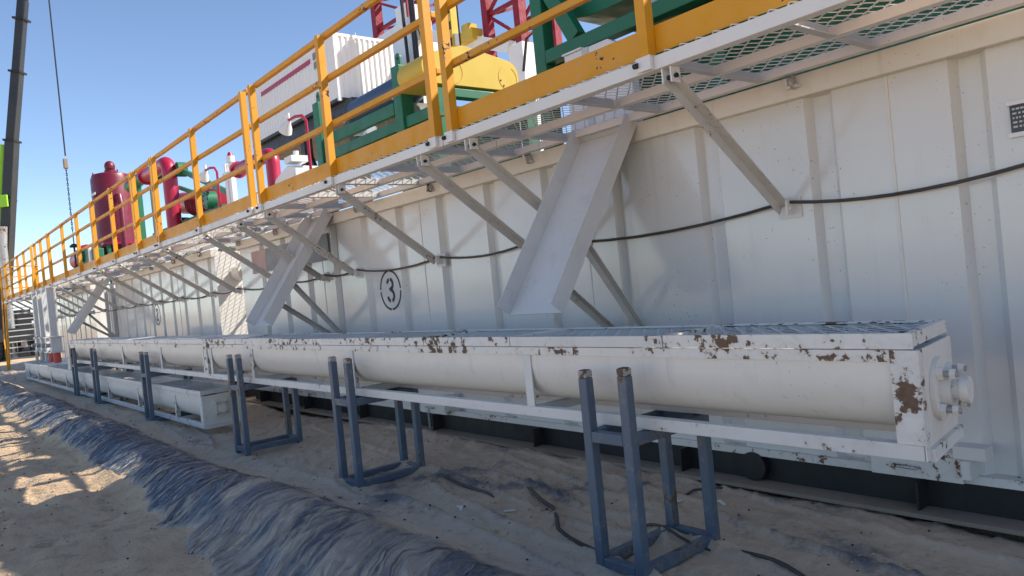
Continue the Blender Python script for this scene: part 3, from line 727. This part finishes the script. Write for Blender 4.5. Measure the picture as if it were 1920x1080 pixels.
for cy_ in (.28, 1.03):
    MB().prism(strip(arc((cy_, 1.27), .13, 120, 420, 24), .006), 'x', .6805, .683).build("cover_seam", "yellow", gd)
    for a in (60, 180, 300): MB().cyl((.6805, cy_+.11*math.cos(a), 1.27+.11*math.sin(a)), (.688, cy_+.11*math.cos(a), 1.27+.11*math.sin(a)), .009, 8).build("screw", "black", gd)
# white cover box beside lamp
t = thing("white_cover", "white rounded pump cover behind the rail below the container", "cover", (-10.5, 4.55, DK))
MB().prism([(-.55, 0), (.35, 0), (.35, .98), (.1, 1.02), (-.35, .9), (-.55, .7)], 'y', 0, .5).build("hood", "white", t, bevel=.02)
MB().box(.15, .4, -.05, .2, 1.03, 1.12).cyl((.28, .08, 1.12), (.28, .08, 1.2), .04, 10).build("cap_box", "white", t)
# red bent pipes
def bent_pipe(x, y, top, r, run, label, endball=False):
    t = thing("bent_pipe", label, "pipe", (x, y, DK), "red bent pipes on deck")
    H = top-DK; R_ = r*1.6; pts = [(0, 0, 0), (0, 0, H-R_)] + [(-R_+R_*math.cos(a), 0, H-R_+R_*math.sin(a)) for a in [math.pi/2*i/8 for i in range(1, 9)]] + [(-run, 0, H)]
    MB().tube(pts, r, 20).build("pipe_body", "red", t, smooth=True)
    MB().cyl((-run+.02, 0, H), (-run-.02, 0, H), r*1.35, 24).build("end_flange", "red", t, smooth=True)
    MB().cyl((0, 0, 0), (0, 0, .03), r*1.5, 24).build("base_flange", "red", t, smooth=True)
    return t
bent_pipe(-16.35, 4.6, 4.56, .145, 1.75, "tall fat red bent pipe right of the red vessel", True)
bent_pipe(-11.0, 4.6, 3.70, .105, 1.45, "red bent pipe below the white container")
# white column with beacon
t = thing("white_column", "white steel column with a red and white beacon on top", "column", (-13.15, 4.7, DK))
MB().box(-.16, -.02, -.04, .04, 0, 1.36).box(.04, .16, -.04, .04, 0, 1.42).box(-.019, .039, -.02, .02, .1, 1.3).build("column_body", "white", t)
MB().box(-.2, .02, -.07, .07, 1.37, 1.41).box(-.18, -.12, -.03, .03, 1.411, 1.58).box(-.06, .0, -.03, .03, 1.411, 1.55).build("bracket", "white", t)
MB().cyl((.1, 0, 1.42), (.1, 0, 1.56), .05, 12).build("beacon_base", "white", t, smooth=True); MB().cyl((.1, 0, 1.561), (.1, 0, 1.67), .07, 14).build("beacon_body", "white", t, smooth=True)
MB().cyl((.1, 0, 1.671), (.1, 0, 1.74), .055, 14, rb=.03).build("beacon_light", "red", t, smooth=True)
# green agitator frame with red finned motor
t = thing("agitator_frame", "green frame with round flanges and red finned motor between the bent pipes", "machine", (-14.9, 4.9, DK))
MB().box(-4.0, .9, -.1, .1, .85, .97).build("base_beam", "green", t); MB().box(-4.0, .9, .5, .7, .85, .97).build("base_beam", "green", t)
for x in (-3.9, -1.2, .8):
    MB().box(x-.05, x+.05, -.08, .08, 0, .849).build("leg", "green", t); MB().box(x-.05, x+.05, .52, .68, 0, .849).build("leg", "green", t)
for x, z0_, z in ((-3.9, .971, 2.25), (-5.3, 0, 2.3)): MB().box(x-.07, x+.07, -.07, .07, z0_, z).build("post", "green", t)
MB().bar((-1.28, -.1, 1.98), (1.6, -.1, 1.02), .06, .10).build("diagonal_arm", "green", t)
MB().bar((-1.6, -.1, 1.68), (.35, -.1, 1.15), .05, .08).build("diagonal_arm", "green", t)
MB().bar((-3.9, -.1, 2.2), (-1.4, -.1, 2.0), .06, .10).build("diagonal_arm", "green", t)
for x, z, r_ in ((-1.28, 2.0, .15), (.31, 1.13, .17)):
    fl_ = MB().cyl((x, -.2, z), (x, -.02, z), r_, 22).build("round_flange", "green", t, smooth=True)
    for k in range(8): MB().cyl((x+.75*r_*math.cos(k*.785), -.2, z+.75*r_*math.sin(k*.785)), (x+.75*r_*math.cos(k*.785), -.215, z+.75*r_*math.sin(k*.785)), .014, 6).build("bolt", "black", fl_)
MB().box(.26, .36, -.05, .05, .971, 1.0).build("stand", "green", t)
mo = MB().cyl((-2.7, .3, 1.50), (-.3, .3, 1.16), .24, 22).build("motor_body", "red", t, smooth=True)
for k in range(12):
    x = -1.7+.12*k; z = 1.36-.017*k; MB().cyl((x, .3, z), (x+.03, .3, z-.004), .3, 20).build("fin", "rig_red", mo)
MB().cyl((-6.0, .0, 2.40), (-4.1, .0, 2.44), .15, 20).build("gear_tube", "green", t, smooth=True)
MB().cyl((-2.4, .1, .97), (-2.4, .1, 1.12), .2, 16).build("pump_bowl", "black", t, smooth=True)
# red vessel
t = thing("red_vessel", "tall crimson cylindrical vessel with domed cap and lifting lugs", "vessel", (-23.4, 5.0, DK)); t.scale = (.95, .95, 1.14)
MB().tube([(0, 0, .95), (0, 0, 2.62), (0, 0, 2.74), (0, 0, 2.78)], .55, 32, rads=[.55, .55, .50, .34]).build("shell", "vessel_red", t, smooth=True)
MB().cyl((0, 0, 2.78), (0, 0, 2.86), .16, 18).ball((0, 0, 2.95), .15, 16, 10).build("top_valve", "vessel_red", t, smooth=True)
for a in (.2, 2.3, 4.3): MB().tube([(.47*math.cos(a)+.05*math.cos(q), .47*math.sin(a), 2.76+.06*math.sin(q)) for q in [math.pi*k/6 for k in range(7)]], .014, 6).build("lifting_lug", "red", t)
MB().cyl((0, 0, .6), (0, 0, .949), .3, 24, rb=.55).build("bottom_cone", "vessel_red", t, smooth=True)
MB().box(-.62, .62, -.5, .5, .98, 1.04).build("ring_collar", "red", t); MB().box(.0, .5, -.57, -.54, 2.2, 2.26).build("nameplate_bar", "galv", t)
for a, b_ in ((-.5, -.35), (.5, -.35), (-.5, .35), (.5, .35)): MB().box(a-.05, a+.05, b_-.05, b_+.05, 0, .979).build("leg", "green", t)
MB().tube([(.9, .0, .2), (.9, 0, 1.9), (.8, 0, 2.1), (.4, 0, 2.15)], .09, 14).build("side_pipe", "vessel_red", t, smooth=True)
t = thing("green_base_tank", "low green box unit at the foot of the red vessel", "machine", (-22.9, 4.3, DK))
MB().prism([(-1.3, 0), (.9, 0), (.9, .95), (.3, 1.05), (-.4, 1.0), (-1.3, 1.12)], 'y', -.2, .06).build("body", "green", t, bevel=.02)
MB().cyl((-.4, -.2, .86), (-.4, -.26, .86), .16, 18).build("hand_cover", "green", t, smooth=True); MB().box(.55, .75, -.25, -.201, .5, 1.0).build("white_plate", "white", t)
t = thing("red_pump", "red pump on a green skid at the far left of the deck", "pump", (-26.4, 4.6, DK))
MB().box(-1.2, 1.2, -.25, .25, .3, .72).build("skid", "green", t); MB().box(-1.0, -.8, -.2, .2, 0, .299).box(.8, 1.0, -.2, .2, 0, .299).build("leg", "green", t)
MB().cyl((-.6, 0, 1.0), (.7, 0, 1.05), .26, 18).ball((.85, 0, 1.1), .3, 14, 8).build("pump_body", "red", t, smooth=True)
MB().tube([(-.5, 0, 1.2), (-.7, 0, 1.3), (-1.0, 0, 1.15)], .07, 10).build("outlet", "red", t, smooth=True)
t = thing("mushroom_vent", "small dark mushroom shaped vent post right of the hanging chain", "vent", (-24.2, 4.05, DK))
MB().cyl((0, 0, 0), (0, 0, 1.25), .025, 8).build("stem", "black", t); MB().tube([(0, 0, 1.2), (0, 0, 1.25), (0, 0, 1.3)], .1, 12, rads=[.12, .11, .05]).build("cap", "black", t)

# ------------------------------------------------------------------ rig: substructure, container, mast
t = thing("container", "white corrugated shipping container with a red stripe on its side", "container", (-24.59, 13.0, 8.55))
Lc, Wc, Hc = 8.1, 2.5, 2.48
def corr(a, b_, p, d):
    pts = []; x = a; k = 0
    while x < b_-p*.99:
        pts += [(x, 0), (x+p*.36, 0), (x+p*.5, d), (x+p*.86, d)]; x += p
    pts.append((b_, 0)); return pts
pr = corr(-Lc+.1, -.1, .28, .035)
MB().prism([(x, y) for x, y in pr] + [(-.1, .08), (-Lc+.1, .08)], 'z', .12, Hc-.1).build("side_wall", "container_white", t)
pr = corr(.12, Wc-.12, .225, .05)
MB().prism([(-y-.0, x) for x, y in pr] + [(-.09, Wc-.12), (-.09, .12)], 'z', .12, Hc-.1).build("end_wall", "container_white", t)
MB().box(-Lc, 0, 0.002, .1, Hc-.099, Hc).box(-.1, 0, .1002, Wc, Hc-.099, Hc).box(-Lc, -.1002, .1002, Wc, Hc-.06, Hc-.01).build("roof", "container_white", t)
MB().box(-.1, .003, -.003, .12, 0, Hc-.1).build("corner_post", "container_white", t)
MB().box(-.1, .003, Wc-.12, Wc, 0, Hc-.1).build("corner_post", "container_white", t)
MB().box(-Lc, -Lc+.1, 0, .1, 0, Hc-.1).build("corner_post", "container_white", t)
MB().box(-Lc+.1, -.1, 0.004, .08, 0, .119).box(-.09, 0, .12, Wc-.12, 0, .119).box(-Lc, -.1, .0805, Wc, 0.0, .09).build("floor_frame", "black", t)
MB().box(-Lc, -Lc+.06, .1, Wc, .1, Hc-.1).box(-Lc+.06, -.1, Wc-.06, Wc, .1, Hc-.1).build("rear_wall", "container_white", t)
MB().box(-7.0, -2.0, -.012, -.002, 1.9, 2.08).build("red_stripe", "red", t)
MB().box(-1.75, -1.45, -.012, -.002, 1.95, 2.2).box(-1.72, -1.48, -.012, -.002, 1.6, 1.85).build("wall_plate", "sign_grey", t)
MB().cyl((-1.0, 1.5, Hc), (-1.0, 1.5, Hc+.5), .02, 6).build("aerial", "white", t)
t = thing("rig_substructure", "black steel floor and legs holding the white container", "platform", (-24.5, 13, 0))
MB().box(-8.6, .5, .2, 5.6, 8.0, 8.54).build("floor_beam", "black", t)
for x in (-8.0, -4.2, .0):
    for y in (.5, 5.2): MB().box(x-.18, x+.18, y-.18, y+.18, -.1, 7.99).build("leg", "black", t)
MB().bar((-7.9, .5, 1.0), (-4.3, .5, 7.6), .15, .15).bar((-4.1, .5, 7.6), (-.2, .5, 1.0), .15, .15).build("diagonal_brace", "black", t)
t = thing("drilling_mast", "crimson lattice drilling mast with white base columns and cross beam", "mast", (-22.5, 17, 0))
def lattice(xl, xr, z0, z1, y0, y1, wd_):
    m_ = MB()
    for x in (xl, xr):
        for y in (y0, y1): m_.bar((x, y, z0), (x, y, z1), wd_, wd_)
    z = z0+.3; k = 0
    while z < z1-1.2:
        for y in (y0, y1):
            m_.bar((xl, y, z), (xr, y, z), .12, .12); m_.bar((xl if k % 2 else xr, y, z), (xr if k % 2 else xl, y, z+1.25), .10, .10)
        for x in (xl, xr): m_.bar((x, y0, z), (x, y1, z+.6), .09, .09)
        z += 1.25; k += 1
    return m_
lattice(-5.5, -3.0, 12.4, 30, 0, 1.6, .36).build("lattice_leg", "rig_red", t)
lattice(1.95, 3.65, 9.3, 30, 0, 1.6, .30).build("lattice_leg", "rig_red", t)
MB().box(-3.75, -2.35, -.3, .6, -.1, 12.3).build("base_column", "white", t); MB().box(-5.8, -3.76, -.1, 1.8, 10.4, 12.4).build("base_block", "white", t)
MB().box(-3.7, -2.9, -.2, .5, 12.31, 13.0).build("saddle", "white", t)
MB().box(3.15, 3.85, -.2, .6, -.1, 9.35).build("base_column", "white", t); MB().box(3.0, 3.14, -.1, .5, 9.0, 9.36).build("saddle", "white", t)
MB().bar((-2.35, -.1, 11.55), (3.2, -.1, 9.35), .35, .42).build("cross_beam", "white", t)
MB().bar((-1.6, 0, 8.5), (-.4, 0, 10.6), .2, .25).bar((2.9, 0, 8.0), (1.2, 0, 9.9), .15, .2).build("knee_brace", "white", t)
yc_ = MB().box(-.15, .25, -.35, .0, 8.5, 14).build("yellow_column", "guard_yellow", t)
for z in (10.3, 10.9, 11.5, 12.1): MB().box(.02, .2, -.36, -.351, z, z+.3).build("column_hole", "black", yc_)
MB().box(.85, 1.6, -.5, .0, 10.1, 10.5).box(.95, 1.35, -.45, -.05, 10.5, 10.75).build("yellow_winch", "guard_yellow", t)
for x0, x1 in ((-2.1, -2.2), (-1.95, -2.0), (-2.6, -2.9), (-.5, -.35), (.85, .85)):
    MB().tube([(x0, -.5, 8.2), ((x0+x1)/2+.1, -.55, 14), (x1, -.5, 26)], .07 if x0 < -1.9 else .03, 6).build("hose", "black", t)
MB().tube([(-2.3, -.4, 12), (-1.7, -.5, 11.5), (-1.2, -.5, 10.2), (-1.1, -.5, 9)], .05, 6).tube([(3.9, -.3, 8.3), (4.2, -.3, 9.3), (4.6, -.3, 9.4), (4.7, -.3, 8.4)], .05, 6).build("loop_hose", "black", t)

# ------------------------------------------------------------------ crane and hook
cr = thing("mobile_crane", "black telescopic crane boom with lime green side sheath at the left edge", "crane", (-45.9, 4.1, 0))
def B(p): return Vector(p)-Vector((-45.9, 4.1, 0))
b0, b2, b3, tip = B((-46.05, 3.9, -.5)), B((-45.08, 5.13, 10.0)), B((-44.23, 6.27, 18.0)), B((-43.45, 7.3, 25.3))
side = fw.cross(Vector((0, 0, 1))).normalized()
MB().bar(b0, b2+(b3-b2)*.12, .50, .50, side).build("boom_base", "boom", cr, bevel=.05)
for i, (a, b_, w) in enumerate(((.12, .55, .45), (.55, 1.0, .41))): MB().bar(b2+(b3-b2)*(a+.001), b2+(b3-b2)*b_, w, w, side).build("boom_section", "boom", cr, bevel=.05)
MB().bar(b3, tip, .37, .37, side).build("boom_section", "boom", cr, bevel=.05)
for q in (b2+(b3-b2)*.12, b2+(b3-b2)*.55, b2+(b3-b2)*.88, b2-(b3-b2)*.25):
    d_ = (b3-b2).normalized(); MB().bar(q-d_*.05, q+d_*.05, .62, .58, side).build("collar", "black", cr)
MB().bar(b0-side*.36+(b2-b0)*.1, b2-side*.36+(b3-b2)*.1, .22, .42, Vector((0, 1, 0))).build("green_sheath", "lime", cr, bevel=.03)
for q in (.80, .42): 
    p = b0+(b2-b0)*q - fw*.45; MB().bar(p-Vector((0, 0, .3)), p+Vector((0, 0, .3)), .5, .1, fw).build("lime_bracket", "lime", cr, bevel=.03)
p = b0+(b2-b0)*.58 + side*.2 - fw*.6
MB().tube([p+Vector((0, 0, 1.0)), p, p+Vector((.05, 0, -6))], .1, 12, rads=[.3, .2, .16]).build("lift_ram", "metal", cr, smooth=True)
MB().box(-2.6, 3.0, -1.3, 1.3, .9, 1.5).build("carrier", "boom", cr); MB().box(-1.0, .9, -1.2, 1.2, 1.501, 2.4).build("superstructure", "boom", cr)
for x in (-2.0, -.6, 1.2, 2.4):
    for y in (-1.32, 1.02): MB().cyl((x, y, .5), (x, y+.3, .5), .5, 20).build("wheel", "rubber", cr, smooth=True)
hk = thing("hook_line", "thin crane line with hook block and hanging chain left of the red vessel", "hook", (-43.3, 7.25, 3.4))
MB().tube([(-.1, .03, 21.5), (-.02, .03, 6.55)], .035, 6).build("line", "black", hk)
MB().box(-.12, .12, -.1, .1, 5.9, 6.4).build("hook_block", "dusty", hk, bevel=.03)
for i in range(26):
    z = 5.85-.125*i; a = Vector((.032, .0, 0)) if i % 2 else Vector((0, .032, 0))
    MB().tube([Vector((0, 0, z))+a*math.cos(q)+Vector((0, 0, .085))*math.sin(q) for q in [2*math.pi*k/8 for k in range(9)]], .016, 4).build("chain_link", "black", hk)
MB().tube([(0, 0, 2.6), (0, 0, -1.5)], .03, 6).build("sling", "black", hk)

# ------------------------------------------------------------------ clutter beyond the stair
for i, (x, y, w, hgt, mt, lb) in enumerate(((-52, 6.5, 4, 2.3, "black", "dark engine housing far beyond the stair"), (-60, 5.2, 3, 1.5, "motor_blue", "blue pump unit far beyond the stair"), (-47, 5.6, 2, 1.2, "boom", "low dark machine behind the downpipes"), (-66, 9.5, 5, 2.6, "container_white", "white site cabin far beyond the stair"))):
    t = thing("site_unit", lb, "machine", (x, y, 0))
    MB().box(-w/2, w/2, -.9, .9, .25, hgt).build("housing", mt, t, bevel=.05); MB().box(-w/2-.1, w/2+.1, -1, 1, -.05, .249).build("skid", "black", t)
    for k in range(4): MB().box(w/2+.001, w/2+.02, -.75+.4*k, -.48+.4*k, hgt*.4, hgt*.8).build("panel", "galv" if k % 2 else "white", t)
    MB().cyl((0, 0, hgt), (0, 0, hgt+.5), .08, 8).build("exhaust", "metal", t)

# ------------------------------------------------------------------ ground details
def zs(x, y): return float(zsheet(np.array([x]), np.array([y]))[0])
def hose(pts, r, label, name="hose", mat="cable_black", dz=0.0):
    out = []
    for (a, b_) in zip(pts[:-1], pts[1:]):
        for i in range(8):
            q = i/8; x, y = a[0]+(b_[0]-a[0])*q, a[1]+(b_[1]-a[1])*q
            out.append((x, y+.012*math.sin(x*9), zs(x, y)+r*.15+dz))
    zm_ = [max(p[2] for p in out[max(0, i-2):i+3]) for i in range(len(out))]
    zz_ = [sum(zm_[max(0, i-2):i+3])/len(zm_[max(0, i-2):i+3]) for i in range(len(out))]
    out = [(p[0], p[1], z_) for p, z_ in zip(out, zz_)]
    for k, q in ((0, -.05), (1, -.012), (-2, -.012), (-1, -.05)): out[k] = (out[k][0], out[k][1], out[k][2]+q)
    return tag(MB().tube(out, r, 8).build(name, mat, None, smooth=True), label, "hose")
hose([(-4.75, 2.98), (-4.2, 2.93), (-3.8, 2.86)], .011, "flat dark hose lying right of the second trestle's foot")
hose([(-3.9, 3.15), (-3.45, 2.98), (-3.15, 2.75), (-2.75, 2.62), (-2.45, 2.6)], .012, "dark hose half buried in sand running to the nearest trestle")
hose([(-2.2, 3.0), (-1.85, 2.92), (-1.5, 2.82), (-1.0, 2.66)], .010, "dark hose running right from the nearest trestle's rear foot")
hose([(-2.75, 2.98), (-2.45, 2.93), (-2.2, 2.95)], .008, "thin dark cord passing through the nearest trestle")
hose([(-2.75, 3.79), (-2.9, 3.66), (-2.92, 3.55)], .008, "thin wire below the round black cover")
for i, (x, y, lb) in enumerate(((-2.85, 3.43, "white paper scrap near the skid behind the nearest trestle"), (-2.55, 3.45, "white paper scrap below the round black cover"), (-3.9, 2.62, "small white scrap on the sand right of the second trestle"), (-3.62, 2.78, "pale pebble sized scrap beside the buried hose"), (-2.4, 3.12, "tiny white scrap inside the nearest trestle"))):
    a = random.uniform(0, 3); z = zs(x, y)+.008
    mbx = MB().bar((x-.035*math.cos(a), y-.035*math.sin(a), z), (x+.035*math.cos(a), y+.035*math.sin(a), z+.006), .016, .004)
    if i < 3: mbx.bar((x, y, z+.003), (x+.03*math.cos(a+1), y+.03*math.sin(a+1), z+.014), .012, .004)
    tag(mbx.build("paper_scrap", "white", None), lb, "litter", "bits of litter on the sand")
for nm, mt, cnt, lab in (("sand_clods", "sand", 2600, "small sandy clods scattered over the ground"), ("dark_pebbles", "black_skid", 500, "small dark pebbles and crumbs scattered over the ground")):
    cl = MB()
    for i in range(cnt):
        x = -1.3-12.5*random.random()**1.6; y = random.choice((random.uniform(-.7, 1.28), random.uniform(-.7, 1.28), random.uniform(2.1, 3.8)))
        r_ = random.uniform(.003, .009)*(1+.07*abs(x))*(1.6 if random.random() < .06 else 1)
        z = (zs(x, y) if y > 1.4 else float(hground(np.array([x]), np.array([y]))[0]))+r_*.2
        o = len(cl.v); ra = lambda: r_*random.uniform(.6, 1.4)
        cl.v += [(x+ra(), y, z), (x-ra(), y, z), (x, y+ra(), z), (x, y-ra(), z), (x, y, z+ra()*.7), (x, y, z-r_*.6)]
        cl.f += [(o, o+2, o+4), (o+2, o+1, o+4), (o+1, o+3, o+4), (o+3, o, o+4), (o+2, o, o+5), (o+1, o+2, o+5), (o+3, o+1, o+5), (o, o+3, o+5)]
    ck = cl.build(nm, mt, None, kind="stuff"); ck["label"] = lab; ck["category"] = "clods"
